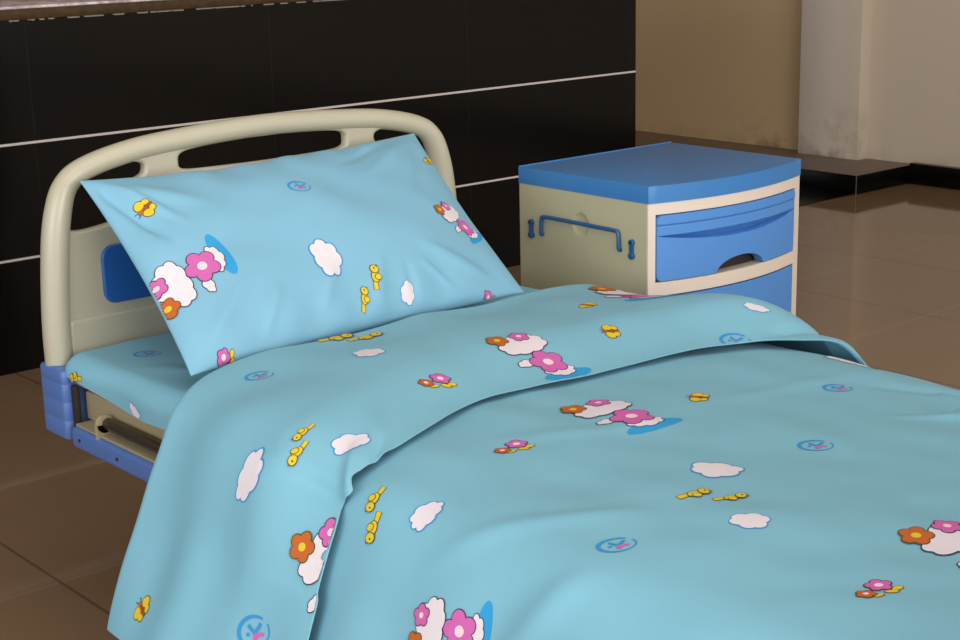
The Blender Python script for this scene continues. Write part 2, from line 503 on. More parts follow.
def build_board(name, y, parent, flip=1):
    """cream bed-end: bent tube frame, panel with hand hole and side openings, blue inset"""
    c = headboard_loops()
    n = len(c); k = np.abs(np.linspace(-1, 1, n))
    rad = 0.0205 + 0.0045 * smooth(0.45, 0.75, k)
    root = tube(name, np.stack([c[:, 0], np.full(n, y), c[:, 1]], 1), rad, M_CREAM, parent, ring=20, squash=1.05)
    WL[root.name] = (0, 0, 0)
    slot = catmull([(1.470, 0.862), (1.486, 0.880), (1.587, 0.888), (BX, 0.889), (1.733, 0.888), (1.834, 0.880), (1.850, 0.862), (1.834, 0.846), (1.733, 0.842), (BX, 0.841), (1.587, 0.842), (1.486, 0.846)], 6, True)
    lo = [(1.243, 0.80), (1.262, 0.838), (1.30, 0.860), (1.36, 0.872), (1.395, 0.868), (1.396, 0.850), (1.372, 0.835), (1.362, 0.80), (1.350, 0.775), (1.29, 0.764), (1.250, 0.764), (1.240, 0.775)]
    lo_r = catmull(lo, 6, True); ro = lo_r.copy(); ro[:, 0] = 2 * BX - ro[:, 0]
    outer = [(1.215, 0.475)] + [tuple(p) for p in c if p[1] > 0.5] + [(2 * BX - 1.215, 0.475)]
    p = plate('panel', [outer, slot, lo_r, ro[::-1]], y, 0.022, M_CREAM, root, 0.006)
    # lower bar of the hand hole and the thicker lower half of the panel, with a moulded line
    tube('grab_bar', catmull([(1.455, y - 0.004, 0.838), (1.56, y - 0.008, 0.836), (BX, y - 0.008, 0.835), (1.76, y - 0.008, 0.836), (1.865, y - 0.004, 0.838)], 8), 0.0085, M_CREAM, root)
    plate('lower_panel', [rrect(1.222, 2 * BX - 1.222, 0.478, 0.606, 0.01)], y - 0.002 * flip, 0.030, M_CREAM, root, 0.006)
    plate('inset_panel', [rrect(1.296, 2 * BX - 1.296, 0.622, 0.730, 0.024)], y - 0.008 * flip, 0.016, M_BLUEDEEP, root, 0.004)
    return root

def bracket_mesh(x0, x1, y0, y1, z0, z1):
    """blue corner socket: body with shallow horizontal grooves and a collar"""
    bm = bmesh.new()
    prof = []                                        # (height, inset) up the socket, with three fine grooves
    h = z1 - z0
    prof += [(z0, 0.006), (z0 + 0.002, 0.002), (z0 + 0.006, 0.0)]
    for k in (0.28, 0.54, 0.80):
        g = z0 + k * h; prof += [(g - 0.0016, 0.0), (g, 0.0006), (g + 0.0016, 0.0)]
    prof += [(z1 - 0.007, 0.0), (z1 - 0.0025, 0.002), (z1, 0.007)]
    loops = []
    for z, d in prof:
        loops.append([bm.verts.new((x, y, z)) for x, y in rrect(x0 + d, x1 - d, y0 + d, y1 - d, 0.011 - d * 0.5, 5)])
    for A, B in zip(loops[:-1], loops[1:]):
        for i in range(len(A)): bm.faces.new((A[i], A[(i + 1) % len(A)], B[(i + 1) % len(A)], B[i]))
    bm.faces.new(loops[0][::-1]); bm.faces.new(loops[-1])
    return bm

def build_bed():
    t = thing('hospital_bed', (BX, 1.55, 0), 'cream and blue plastic hospital bed made up with light blue printed bedding', 'bed')
    build_board('headboard', 2.572, t)
    build_board('footboard', 0.515, t, -1)
    for sx in (-1, 1):
        for yc in (2.562, 0.525):
            x0, x1 = (1.178, 1.238) if sx < 0 else (2 * BX - 1.238, 2 * BX - 1.178)
            bm = bracket_mesh(x0, x1, yc - 0.052, yc + 0.042, 0.401, 0.531)
            link_mesh('corner_bracket', bm_mesh('corner_bracket', bm), M_BRACKET, t)
        xo = 1.186 if sx < 0 else 2 * BX - 1.186
        r = box('side_rail', xo - 0.012, xo + 0.012, 0.60, 2.488, 0.398, 0.436, M_BRACKET, t, 0.008, 3)
        WL[r.name] = (0, 0, 0)
        for y in (2.455, 2.32):
            bm = bmesh.new(); add_cyl(bm, (xo + 0.0125 * sx, y, 0.418), 'X', 0.003, 0.003, 12)
            link_mesh('rivet', bm_mesh('rivet', bm), M_STEEL, r)
        # steel rod with its pivot lug, above the rail
        xi = 1.197 if sx < 0 else 2 * BX - 1.197
        tube('adjusting_rod', [(xi, 2.40, 0.4585), (xi, 1.9, 0.4585), (xi, 1.2, 0.4585), (xi, 0.7, 0.4585)], 0.0105, M_STEEL, t)
        bm = bmesh.new()
        add_cyl(bm, (xi - 0.004, 2.395, 0.4585), 'Y', 0.0165, 0.008, 20, 0.001)
        add_box(bm, xi - 0.0205, xi + 0.0125, 2.391, 2.399, 0.432, 0.4585)
        lug = link_mesh('pivot_lug', bm_mesh('pivot_lug', bm), M_PAINTSTEEL, t)
        bm = bmesh.new(); add_cyl(bm, (xi - 0.006, 2.3905, 0.4585), 'Y', 0.0045, 0.0015, 12)
        link_mesh('pivot_pin', bm_mesh('pivot_pin', bm), M_DARK, lug)
    # deck: folded side plate plus lower flange plate
    bm = bmesh.new()
    add_box(bm, 1.212, 2 * BX - 1.212, 0.60, 2.498, 0.440, 0.492, 0.004)
    add_box(bm, 1.184, 2 * BX - 1.184, 0.62, 2.486, 0.430, 0.4395, 0.001)
    link_mesh('mattress_deck', bm_mesh('mattress_deck', bm), M_PAINTSTEEL, t)
    box('gap_shade', 1.190, 1.199, 2.489, 2.507, 0.425, 0.505, M_DARK, t, 0.002)  # dark strip painting the shade in the gap beside the bracket
    box('gap_shade', 2 * BX - 1.199, 2 * BX - 1.190, 2.489, 2.507, 0.425, 0.505, M_DARK, t, 0.002)
    for x in (1.27, 2 * BX - 1.27):
        for y in (2.02, 0.92):
            leg = box('leg', x - 0.025, x + 0.025, y - 0.025, y + 0.025, 0.10, 0.431, M_PAINTSTEEL, t, 0.004)
            WL[leg.name] = (0, 0, 0)
            bm = bmesh.new(); add_cyl(bm, (x, y + 0.02, 0.06), 'X', 0.06, 0.03, 28, 0.006); add_box(bm, x - 0.024, x + 0.024, y - 0.02, y + 0.03, 0.075, 0.105, 0.004)
            link_mesh('castor', bm_mesh('castor', bm), M_RUBBER, leg)
    for y in (2.02, 0.92): box('cross_beam', 1.29, 2 * BX - 1.29, y - 0.02, y + 0.02, 0.39, 0.431, M_PAINTSTEEL, t)
    return t

def build_mattress():
    o = box('mattress', 1.200, 2 * BX - 1.200, 0.585, 2.534, 0.492, 0.553, M_MATTRESS, None, 0.026, 4)
    tag(o, 'white mattress edge showing under the blue sheet at the bed head corner', 'mattress')

SX0, SX1, SY0, SY1 = 1.190, 2 * BX - 1.190, 0.575, 2.540
def sheet_f(s, t):
    """bottom sheet: s across (x - BX on top, continuing down the sides), t along"""
    s = np.asarray(s, float); t = np.asarray(t, float)
    hw = (SX1 - SX0) / 2; r = 0.034; flat = hw - r; q = PI * r / 2
    a = np.abs(s); sg = np.sign(s)
    ang = np.clip((a - flat) / r, 0, PI / 2)
    drop = np.maximum(a - flat - q, 0)
    x = np.where(a < flat, a, flat + r * np.sin(ang)) - 0.10 * drop
    z = 0.559 - r * (1 - np.cos(ang)) - drop
    # head end and foot end round over as well
    e = np.maximum(np.maximum(t - (SY1 - r), (SY0 + r) - t), 0)
    ea = np.clip(e / r, 0, PI / 2); ed = np.maximum(e - q, 0)
    y = np.where(t > SY1 - r, SY1 - r + r * np.sin(ea), np.where(t < SY0 + r, SY0 + r - r * np.sin(ea), t))
    f = 1 - 0.0 * ea
    z = z - r * (1 - np.cos(ea)) * smooth(0.05, 0, drop) * f - ed * smooth(0.05, 0, drop)
    x = x - 0.012 * (1 - np.cos(ea)) * smooth(flat - 0.02, flat + q, a)
    z = z + SHEET_W(s, t) * (a < flat + q) + crease(s, t, (-0.42, 2.36), (-0.30, 2.12), 0.02, 0.004)
    side = smooth(flat, flat + q, a)
    x = x + side * 0.004 * np.sin(t * 23 + 1)
    return np.stack([BX + sg * x, y, z], -1)
SHEET_W = waves(5, 6, 0.25, 0.0022)

def build_sheet():
    cl = Cloth(); surf = with_normals(sheet_f)
    hw = (SX1 - SX0) / 2; r = 0.034; flat = hw - r; q = PI * r / 2
    na, nb = 150, 220
    tt = np.linspace(SY0 + r - 0.062, SY1 - r + 0.062, nb)
    P = np.zeros((na, nb, 3))
    dropv = 0.008 + 0.020 * smooth(2.50, 2.25, tt) + 0.004 * np.sin(tt * 14)
    for i, u in enumerate(np.linspace(-1, 1, na)):
        s = u * (flat + q + dropv) if abs(u) > 0.9 else u * (flat + q + dropv)
        P[i] = sheet_f(s, tt)
    cl.grid(P, flip=True)
    for m in SHEET_MOTIFS: cl.motif(surf, *m)
    o = cl.build('bed_sheet', M_FABRIC)
    tag(o, 'light blue printed bottom sheet stretched over the mattress at the bed head', 'sheet')

# ------------------------------------------------------------------ duvet
_prof = catmull([(0.978, 0.10), (1.012, 0.215), (1.052, 0.325), (1.098, 0.43), (1.143, 0.512), (1.190, 0.553), (1.27, 0.5705), (1.42, 0.578), (BX, 0.580), (1.90, 0.578),
                 (2.03, 0.573), (2.095, 0.558), (2.140, 0.515), (2.162, 0.43), (2.172, 0.32), (2.180, 0.20)], 16)
_len = np.concatenate([[0], np.cumsum(np.linalg.norm(np.diff(_prof, axis=0), axis=1))])
_len = _len - np.interp(BX, _prof[:, 0], _len)
S_MIN, S_MAX = _len[0], _len[-1]
_tan = np.gradient(_prof, _len, axis=0); _tan /= np.linalg.norm(_tan, axis=1, keepdims=True)
W_BIG = waves(11, 7, 0.42, 0.0075)
W_MID = waves(23, 9, 0.15, 0.0022)
W_CUFF = waves(37, 8, 0.26, 0.0060)
T_HEAD, T_FOOT = 2.115, 0.60
def head_t(s): return T_HEAD + 0.004 * np.sin(s * 9) - 0.056 * smooth(0.40, 0.56, -s)
_hem_s = [-1.1, -0.69, -0.625, -0.547, -0.515, -0.498, -0.480, -0.44, -0.35, -0.189, -0.044, 0.131, 0.249, 0.341, 0.40, 0.44, 0.50, 0.62, 0.95]
_hem_t = [1.60, 1.600, 1.611, 1.622, 1.640, 1.626, 1.645, 1.650, 1.672, 1.718, 1.710, 1.698, 1.675, 1.627, 1.592, 1.55, 1.50, 1.47, 1.46]
def hem_t(s):
    k = catmull(np.stack([_hem_s, _hem_t], 1), 8)
    return np.interp(s, k[:, 0], k[:, 1])

CREASES = [((0.05, 1.50), (0.40, 1.42), 0.02, 0.0025), ((-0.30, 1.60), (0.0, 1.45), 0.022, 0.003), ((-0.55, 1.45), (-0.30, 1.25), 0.02, 0.004), ((0.26, 1.24), (0.36, 1.32), 0.009, -0.004), ((0.33, 1.22), (0.40, 1.34), 0.010, 0.004), ((-0.40, 1.05), (-0.15, 0.80), 0.03, -0.003), ((-0.66, 1.30), (-0.46, 1.20), 0.025, 0.008),
           ((0.20, 1.28), (0.36, 1.12), 0.012, 0.005), ((0.24, 1.22), (0.46, 1.20), 0.014, 0.005), ((0.10, 1.02), (0.42, 0.92), 0.02, 0.006),
           ((0.30, 1.40), (0.44, 1.22), 0.016, -0.005), ((-0.12, 1.10), (0.18, 0.95), 0.03, 0.003), ((-0.45, 1.36), (-0.1, 1.02), 0.035, 0.0028),
           ((-0.36, 1.18), (0.02, 0.86), 0.04, 0.0035)]
def hang(s): return smooth(0.50, 0.72, np.abs(s))
def base_f(s, t, off):
    s = np.asarray(s, float); t = np.asarray(t, float)
    sc = np.clip(s, S_MIN, S_MAX)
    x = np.interp(sc, _len, _prof[:, 0]); z = np.interp(sc, _len, _prof[:, 1])
    tx = np.interp(sc, _len, _tan[:, 0]); tz = np.interp(sc, _len, _tan[:, 1])
    ln = np.sqrt(tx * tx + tz * tz); nx, nz = -tz / ln, tx / ln
    return np.stack([x + nx * off, t + 0 * s, z + nz * off], -1)
def body_off(s, t):
    o = 0.5 * W_BIG(s, t) + 1.0 * W_MID(s, t)
    for c in CREASES: o = o + crease(s, t, *c)
    h = hang(s)
    o = o + h * (0.006 * np.sin(2 * PI * t / 0.34 + 0.6 + 1.5 * s) + 0.003 * np.sin(2 * PI * t / 0.17 + 2.0 + 2 * s)) * (s < 0) + h * 0.004 * np.sin(2 * PI * t / 0.3) * (s > 0)
    return o
def body_f(s, t): return base_f(s, t, body_off(s, t))
def cuff_off(s, t):
    d = t - hem_t(s)
    h = hang(s)
    puff = 0.010 + (0.041 - 0.019 * h) * smooth(-0.02, 0.155, d)
    puff = puff - 0.019 * smooth(0.17, 0.42, d) * (1 - h)
    o = puff + 0.6 * W_CUFF(s, t) * smooth(-0.02, 0.1, d) + 0.5 * W_MID(s + 3, t + 1)
    o = o + crease(s, t, (-0.535, 1.60), (-0.43, 1.70), 0.010, 0.010) + crease(s, t, (-0.49, 1.60), (-0.40, 1.69), 0.007, -0.008)
    o = o + crease(s, t, (-0.48, 1.60), (-0.36, 1.75), 0.018, 0.007) + crease(s, t, (-0.52, 1.58), (-0.50, 1.75), 0.015, -0.008)
    o = o + 0.022 * np.exp(-((s - 0.40) / 0.10) ** 2 - ((t - 1.74) / 0.13) ** 2) + 0.020 * np.exp(-((s - 0.46) / 0.05) ** 2 - ((t - 1.555) / 0.04) ** 2)
    o = o + crease(s, t, (0.36, 1.63), (0.56, 1.60), 0.012, -0.010)
    o = o + h * (0.0055 * np.sin(2 * PI * t / 0.30 + 1.0 + 1.2 * s) + 0.002 * np.sin(2 * PI * t / 0.13 + 2 * s)) * (s < 0)
    return o + 0.45 * W_BIG(s, t)
def cuff_f(s, t): return base_f(s, t, cuff_off(s, t))
body_s = with_normals(body_f); cuff_s = with_normals(cuff_f)

def build_duvet():
    cl = Cloth()
    S = np.linspace(-0.825, S_MAX, 300)
    rows = []
    # foot end tucked down
    for a in np.linspace(0, 1, 5)[:-1]:
        rows.append(base_f(S, np.full_like(S, T_FOOT - 0.012 * math.sin(a * PI / 2 + 0)), body_off(S, np.full_like(S, T_FOOT)) - 0.018 * (1 - a)))
    th = head_t(S)
    for q in np.linspace(0, 1, 270): rows.append(body_f(S, T_FOOT * (1 - q) + (th - 0.012) * q))
    # rounded fold at the head end
    o0 = body_off(S, th - 0.012); o1 = cuff_off(S, th - 0.012)
    for k in range(1, 10):
        a = PI * k / 10
        rows.append(base_f(S, th - 0.012 + 0.018 * math.sin(a), o0 + (o1 - o0) * (1 - math.cos(a)) / 2))
    ht = hem_t(S)
    for q in np.linspace(0, 1, 130):
        rows.append(cuff_f(S, (th - 0.012) * (1 - q) + ht * q))
    # hem edge rolls under
    for k in range(1, 5):
        a = PI * k / 4
        rows.append(base_f(S, ht - 0.003 * math.sin(a) + 0.004 * (1 - math.cos(a)), cuff_off(S, ht) - 0.0018 * (1 - math.cos(a))))
    P = np.array(rows)
    cl.grid(P, flip=True)
    for m in BODY_MOTIFS: cl.motif(body_s, *m)
    clipf = lambda s, t: (t > hem_t(s) + 0.001) & (t < head_t(s))
    for m in CUFF_MOTIFS: cl.motif(cuff_s, *m, clip=clipf)
    o = cl.build('duvet', M_FABRIC)
    tag(o, 'light blue printed duvet spread over the bed with its top folded back', 'duvet')

# ------------------------------------------------------------------ pillow
PC = {'bl': np.array((1.222, 2.140, 0.592)), 'br': np.array((1.950, 2.150, 0.600)), 'tl': np.array((1.240, 2.505, 0.862)), 'tr': np.array((1.985, 2.515, 0.864))}
PW, PH = 0.73, 0.43
P_W = waves(3, 8, 0.16, 0.0035); P_W2 = waves(8, 6, 0.3, 0.005)
_pr = (PC['br'] - PC['bl']); _pr /= np.linalg.norm(_pr); _pu = PC['tl'] - PC['bl']; _pn = np.cross(_pr, _pu); _pn /= np.linalg.norm(_pn)
def pillow_f(s, t, side=1):
    s = np.asarray(s, float); t = np.asarray(t, float)
    u = np.clip(s / (PW / 2), -1, 1); v = np.clip(t / (PH / 2), -1, 1)
    sag = (0.125 - 0.03 * u) * (1 - u ** 2) * smooth(-0.2, 1, v) + 0.03 * (1 - u ** 2) * smooth(0.2, -1, v) * -1
    ve = v - sag
    ue = u * (1 - 0.035 * (1 - v ** 2))
    a = (ue + 1) / 2; b = (ve + 1) / 2
    P = (PC['bl'][None] * ((1 - a) * (1 - b))[..., None] + PC['br'][None] * (a * (1 - b))[..., None] + PC['tl'][None] * ((1 - a) * b)[..., None] + PC['tr'][None] * (a * b)[..., None])
    w = (np.maximum(1 - u ** 2, 0) ** 0.55) * (np.maximum(1 - v ** 2, 0) ** 0.50)
    edge = np.maximum(np.abs(u), np.abs(v)) ** 3
    h = 0.075 * w
    wr = P_W2(s, t) * w + P_W(s, t) * smooth(0.0, 0.25, w) * 0.5
    wr = wr + smooth(0.0, 0.5, w) * (1 - w) * (0.0045 * np.sin(30 * s + 8 * np.sin(5 * s)) * smooth(0.4, 0.9, np.abs(v)) + 0.004 * np.sin(36 * t + 1) * smooth(0.5, 0.95, np.abs(u)))
    for c in PCREASE: wr = wr + crease(s, t, *c)
    d = np.where(side > 0, h + wr * np.minimum(1, w * 6), -h * 0.75)
    return P + _pn[None] * d[..., None] if P.ndim == 2 else P + _pn * d[..., None]
PCREASE = [((-0.355, 0.20), (-0.30, 0.02), 0.012, -0.010), ((-0.34, 0.20), (-0.26, 0.05), 0.010, 0.006), ((0.28, 0.20), (0.10, 0.13), 0.012, -0.005), ((0.20, -0.20), (0.14, -0.13), 0.008, 0.004), ((-0.22, -0.20), (-0.16, -0.12), 0.009, 0.004), ((0.10, -0.205), (0.11, -0.13), 0.008, -0.004),
           ((0.33, 0.20), (0.14, 0.08), 0.016, 0.006), ((0.34, 0.17), (0.24, 0.02), 0.012, -0.004), ((-0.34, 0.19), (-0.20, 0.09), 0.018, 0.005),
           ((-0.33, -0.19), (-0.20, -0.08), 0.016, 0.005), ((0.30, -0.19), (0.16, -0.10), 0.015, 0.006), ((-0.10, -0.19), (-0.04, -0.11), 0.012, 0.004), ((0.02, -0.20), (0.06, -0.11), 0.012, 0.004)]
pillow_s = with_normals(lambda s, t: pillow_f(s, t, 1))

def build_pillow():
    cl = Cloth()
    a = np.sin(np.linspace(-PI / 2, PI / 2, 180)); b = np.sin(np.linspace(-PI / 2, PI / 2, 120))
    Sg, Tg = np.meshgrid(a * PW / 2, b * PH / 2, indexing='ij')
    F = np.array([pillow_f(Sg[i], Tg[i], 1) for i in range(len(a))]); B = np.array([pillow_f(Sg[i], Tg[i], -1) for i in range(len(a))])
    cl.grid(F, flip=True); cl.grid(B, flip=False)
    inside = lambda s, t: (np.abs(s) < PW / 2 * 0.997) & (np.abs(t) < PH / 2 * 0.997)
    for m in PILLOW_MOTIFS: cl.motif(pillow_s, *m, clip=inside)
    o = cl.build('pillow', M_PILLOWFAB)
    tag(o, 'light blue printed pillow leaning upright against the cream headboard', 'pillow')

# ------------------------------------------------------------------ bedside cabinet
CX0, CX1, CY0, CY1 = 2.246, 2.718, 2.112, 2.488
def front_y(x, off=0.0):
    u = (np.asarray(x, float) - (CX0 + CX1) / 2) / ((CX1 - CX0) / 2)
    return CY0 - 0.042 * (1 - u * u) - off

def front_panel(x0, x1, z0, z1, off, depth, r=0.0, lo=None, disp=None, nx=70, nz=60):
    """curved slab following the bowed front; lo(x) lifts the bottom edge, disp(x, z) pushes in"""
    xs = np.linspace(x0, x1, nx + 1)
    if r > 0: xs = np.unique(np.concatenate([xs, x0 + r * (1 - np.cos(np.linspace(0, PI / 2, 7))), x1 - r * (1 - np.cos(np.linspace(0, PI / 2, 7)))]))
    def inset(x):
        if r <= 0: return 0 * x
        d = np.maximum(np.maximum(x0 + r - x, x - (x1 - r)), 0); return r - np.sqrt(np.maximum(r * r - d * d, 0))
    zl = z0 + inset(xs); zh = z1 - inset(xs)
    if lo is not None: zl = np.maximum(zl, lo(xs))
    q = np.linspace(0, 1, nz + 1)
    X = np.repeat(xs[:, None], nz + 1, 1); Z = zl[:, None] * (1 - q) + zh[:, None] * q
    Y = front_y(X, off)
    if disp is not None: Y = Y + disp(X, Z)
    n, m = X.shape
    V = np.stack([X, Y, Z], -1).reshape(-1, 3)
    F = [(i * m + j, (i + 1) * m + j, (i + 1) * m + j + 1, i * m + j + 1) for i in range(n - 1) for j in range(m - 1)]
    ring = [i * m for i in range(n)] + [(n - 1) * m + j for j in range(1, m)] + [i * m + m - 1 for i in range(n - 2, -1, -1)] + [j for j in range(m - 2, 0, -1)]
    base = len(V); B = V[ring] + np.array([0, depth, 0]); V = np.concatenate([V, B])
    k = len(ring)
    F += [(ring[i], base + i, base + (i + 1) % k, ring[(i + 1) % k]) for i in range(k)]
    return V, F

def join_vf(parts):
    V, F, n = [], [], 0
    for v, f in parts:
        V.append(np.asarray(v)); F += [tuple(i + n for i in q) for q in f]; n += len(v)
    return np.concatenate(V), F

def build_cabinet():
    t = thing('bedside_cabinet', ((CX0 + CX1) / 2, (CY0 + CY1) / 2, 0), 'cream and blue plastic bedside cabinet with bowed drawer front, right of the bed', 'cabinet')
    zb, zt = 0.09, 0.733
    # body: left side with a round dimple, plain right side, back, bottom
    ys = np.linspace(CY0 + 0.0042, CY1, 130); zs = np.linspace(zb, zt, 160)
    Y, Z = np.meshgrid(ys, zs, indexing='ij')
    d = np.sqrt((Y - 2.302) ** 2 + (Z - 0.667) ** 2)
    X = CX0 + 0.0055 * np.sqrt(np.clip(1 - (d / 0.0225) ** 2, 0, 1)) ** 0.6
    n, m = Y.shape
    V = np.stack([X, Y, Z], -1).reshape(-1, 3)
    F = [(i * m + j, i * m + j + 1, (i + 1) * m + j + 1, (i + 1) * m + j) for i in range(n - 1) for j in range(m - 1)]
    parts = [(V, F)]
    bm = bmesh.new(); add_box(bm, CX0 + 0.012, CX1, CY0 + 0.0345, CY1, zb, zt)
    me = bm_mesh('tmp', bm); parts.append(([v.co[:] for v in me.vertices], [tuple(p.vertices) for p in me.polygons])); bpy.data.meshes.remove(me)
    # return strips joining the side sheet to the box
    parts.append(([(CX0, CY1, zb), (CX0, CY1, zt), (CX0 + 0.014, CY1, zt), (CX0 + 0.014, CY1, zb)], [(3, 2, 1, 0)]))
    V, F = join_vf(parts)
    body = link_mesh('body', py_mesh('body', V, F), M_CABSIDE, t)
    # dark sheet behind the front openings, its colour standing for the shade inside
    V, F = front_panel(CX0 + 0.016, CX1 - 0.012, zb + 0.01, zt - 0.005, -0.028, 0.005, nx=30, nz=2)
    link_mesh('interior_shade', py_mesh('interior_shade', V, F), M_DARK, t)
    # front frame
    xl, xr = 2.2615, 2.690; zd0, zd1, zo1, zo0 = 0.572, 0.7095, 0.5445, 0.14
    fr = [front_panel(CX0, xl, zb, zt, 0, 0.004, nx=4, nz=2), front_panel(xl - 0.003, xl, zb, zt, -0.004, 0.030, nx=2, nz=2), front_panel(xr, CX1, zb, zt, 0, 0.035, nx=4, nz=2),
          front_panel(xl, xr, zd1, zt, 0, 0.035, nx=40, nz=2), front_panel(xl, xr, zo1, zd0, 0, 0.035, nx=40, nz=2), front_panel(xl, xr, zb, zo0, 0, 0.035, nx=40, nz=2)]
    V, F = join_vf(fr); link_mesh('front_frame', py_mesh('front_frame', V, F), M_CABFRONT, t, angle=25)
    # drawer: stepped top strip, lens-shaped pull recess, arched notch in the bottom edge
    xc = 2.480
    def lo(x):
        u = (x - xc) / 0.073; return np.where(np.abs(u) < 1, zd0 + 0.030 * np.sqrt(np.maximum(1 - u * u, 0)), 0)
    def disp(X, Zz):
        u = (X - 2.480) / 0.216
        top = 0.6665 - 0.0 * u; low = top - 0.019 * np.maximum(1 - u * u, 0)
        inside = (Zz < top) & (Zz > low) & (np.abs(u) < 1)
        f = np.clip((Zz - low) / np.maximum(top - low, 1e-5), 0, 1)
        step = 0.0035 * np.exp(-((Zz - 0.6868) / 0.0012) ** 2)
        return np.where(inside, 0.021 * (1 - f) * np.sqrt(np.maximum(1 - u * u, 0)), 0.0) + step - 0.0015 * smooth(0.6868, 0.688, Zz)
    V, F = front_panel(xl + 0.002, xr - 0.002, zd0 + 0.002, zd1 - 0.002, 0.0015, 0.022, 0.012, lo, disp, 110, 130)
    link_mesh('drawer', py_mesh('drawer', V, F), M_BLUE, t, angle=20)
    V, F = front_panel(xl + 0.002, xr - 0.002, zo0 + 0.002, zo1 - 0.003, 0.0, 0.022, 0.012, None, None, 40, 20)
    link_mesh('door', py_mesh('door', V, F), M_BLUE, t, angle=25)
    # lid with bowed front and a slim raised lip at the back
    xs = np.linspace(CX0 - 0.001, CX1 + 0.001, 41)
    out = [(x, float(front_y(np.clip(x, CX0, CX1), 0.0015))) for x in xs] + [(CX1 + 0.001, CY1 + 0.001), (CX0 - 0.001, CY1 + 0.001)]
    bm = bmesh.new(); lo_v = [bm.verts.new((x, y, 0.7325)) for x, y in out]; hi_v = [bm.verts.new((x, y, 0.7675)) for x, y in out]
    bm.faces.new(lo_v[::-1]); top = bm.faces.new(hi_v); k = len(out)
    for i in range(k): bm.faces.new((lo_v[i], lo_v[(i + 1) % k], hi_v[(i + 1) % k], hi_v[i]))
    bmesh.ops.bevel(bm, geom=list(top.edges), offset=0.0025, segments=2, profile=0.5, affect='EDGES')
    add_box(bm, CX0 - 0.001, CX1 + 0.002, CY1 - 0.003, CY1 + 0.001, 0.764, 0.7692, 0.0012)
    link_mesh('cabinet_top', bm_mesh('cabinet_top', bm), M_BLUETOP, t, angle=30)
    # towel rail and two hooks on the left side
    xs_ = CX0 - 0.0065
    pts = [(CX0 + 0.002, 2.415, 0.630), (xs_, 2.415, 0.633), (xs_, 2.4145, 0.645), (xs_, 2.413, 0.664), (xs_, 2.405, 0.670), (xs_, 2.35, 0.6705), (xs_, 2.25, 0.6695), (xs_, 2.20, 0.669), (xs_, 2.190, 0.6665), (xs_, 2.187, 0.655), (xs_, 2.186, 0.633), (CX0 + 0.002, 2.186, 0.630)]
    tube('towel_rail', catmull(pts, 6), 0.0042, M_RODBLUE, t, up=(1, 0, 0), ring=10)
    for yc, zc in ((2.449, 0.6385), (2.154, 0.636)):
        bm = bmesh.new()
        add_cyl(bm, (CX0 - 0.003, yc, zc + 0.014), 'X', 0.0068, 0.008, 18, 0.001)
        add_cyl(bm, (CX0 - 0.003, yc, zc - 0.013), 'X', 0.0072, 0.008, 18, 0.001)
        add_box(bm, CX0 - 0.006, CX0 + 0.001, yc - 0.0045, yc + 0.0045, zc - 0.013, zc + 0.014)
        h = link_mesh('towel_hook', bm_mesh('towel_hook', bm), M_RODBLUE, t)
        WL[h.name] = (0, 0, 0)
        bm = bmesh.new(); add_cyl(bm, (CX0 - 0.0073, yc, zc + 0.0145), 'X', 0.0035, 0.001, 12)
        link_mesh('hook_hole', bm_mesh('hook_hole', bm), M_DARK, h)
    for x in (CX0 + 0.06, CX1 - 0.06):
        for y in (CY0 + 0.06, CY1 - 0.06):
            bm = bmesh.new(); add_cyl(bm, (x, y, 0.028), 'X', 0.028, 0.02, 24, 0.004); add_box(bm, x - 0.016, x + 0.016, y - 0.018, y + 0.018, 0.045, 0.091, 0.003)
            link_mesh('castor', bm_mesh('castor', bm), M_RUBBER, t)

# ------------------------------------------------------------------ where each print sits, in metres on its cloth: name, (across, along), size, turn, ratio
#MOTIFS_BEGIN
PILLOW_MOTIFS = [
    ('bee', (-0.3063, 0.1122), 0.03, -2.711, 1.0),
    ('logo', (-0.0216, 0.0762), 0.0427, -0.539, 1.0),
    ('bouquet', (-0.3342, -0.0583), 0.0777, 1.686, 1.0),
    ('cloud', (-0.0528, -0.0979), 0.074, -1.533, 1.2),
    ('chick', (0.029, -0.1488), 0.0344, 0.827, 1.3),
    ('chick', (-0.0068, -0.1786), 0.03, 0.737, 1.3),
    ('cloud_d', (0.0891, -0.1852), 0.036, -1.866, 1.25),
    ('bouquet', (0.2874, -0.0346), 0.052, 0.503, 1.0),
    ('flower', (-0.3031, -0.2128), 0.04, 0.731, 1.0),
    ('flower', (0.2706, -0.2194), 0.035, 0.453, 1.0),
    ('bee', (0.34, 0.1209), 0.022, 1.806, 1.0)]
SHEET_MOTIFS = [
    ('logo', (-0.3646, 2.4136), 0.0461, -0.88, 1.0),
    ('chick', (-0.4894, 2.4769), 0.03, 1.26, 1.3),
    ('cloud_b', (-0.5057, 2.278), 0.04, -1.799, 1.0)]
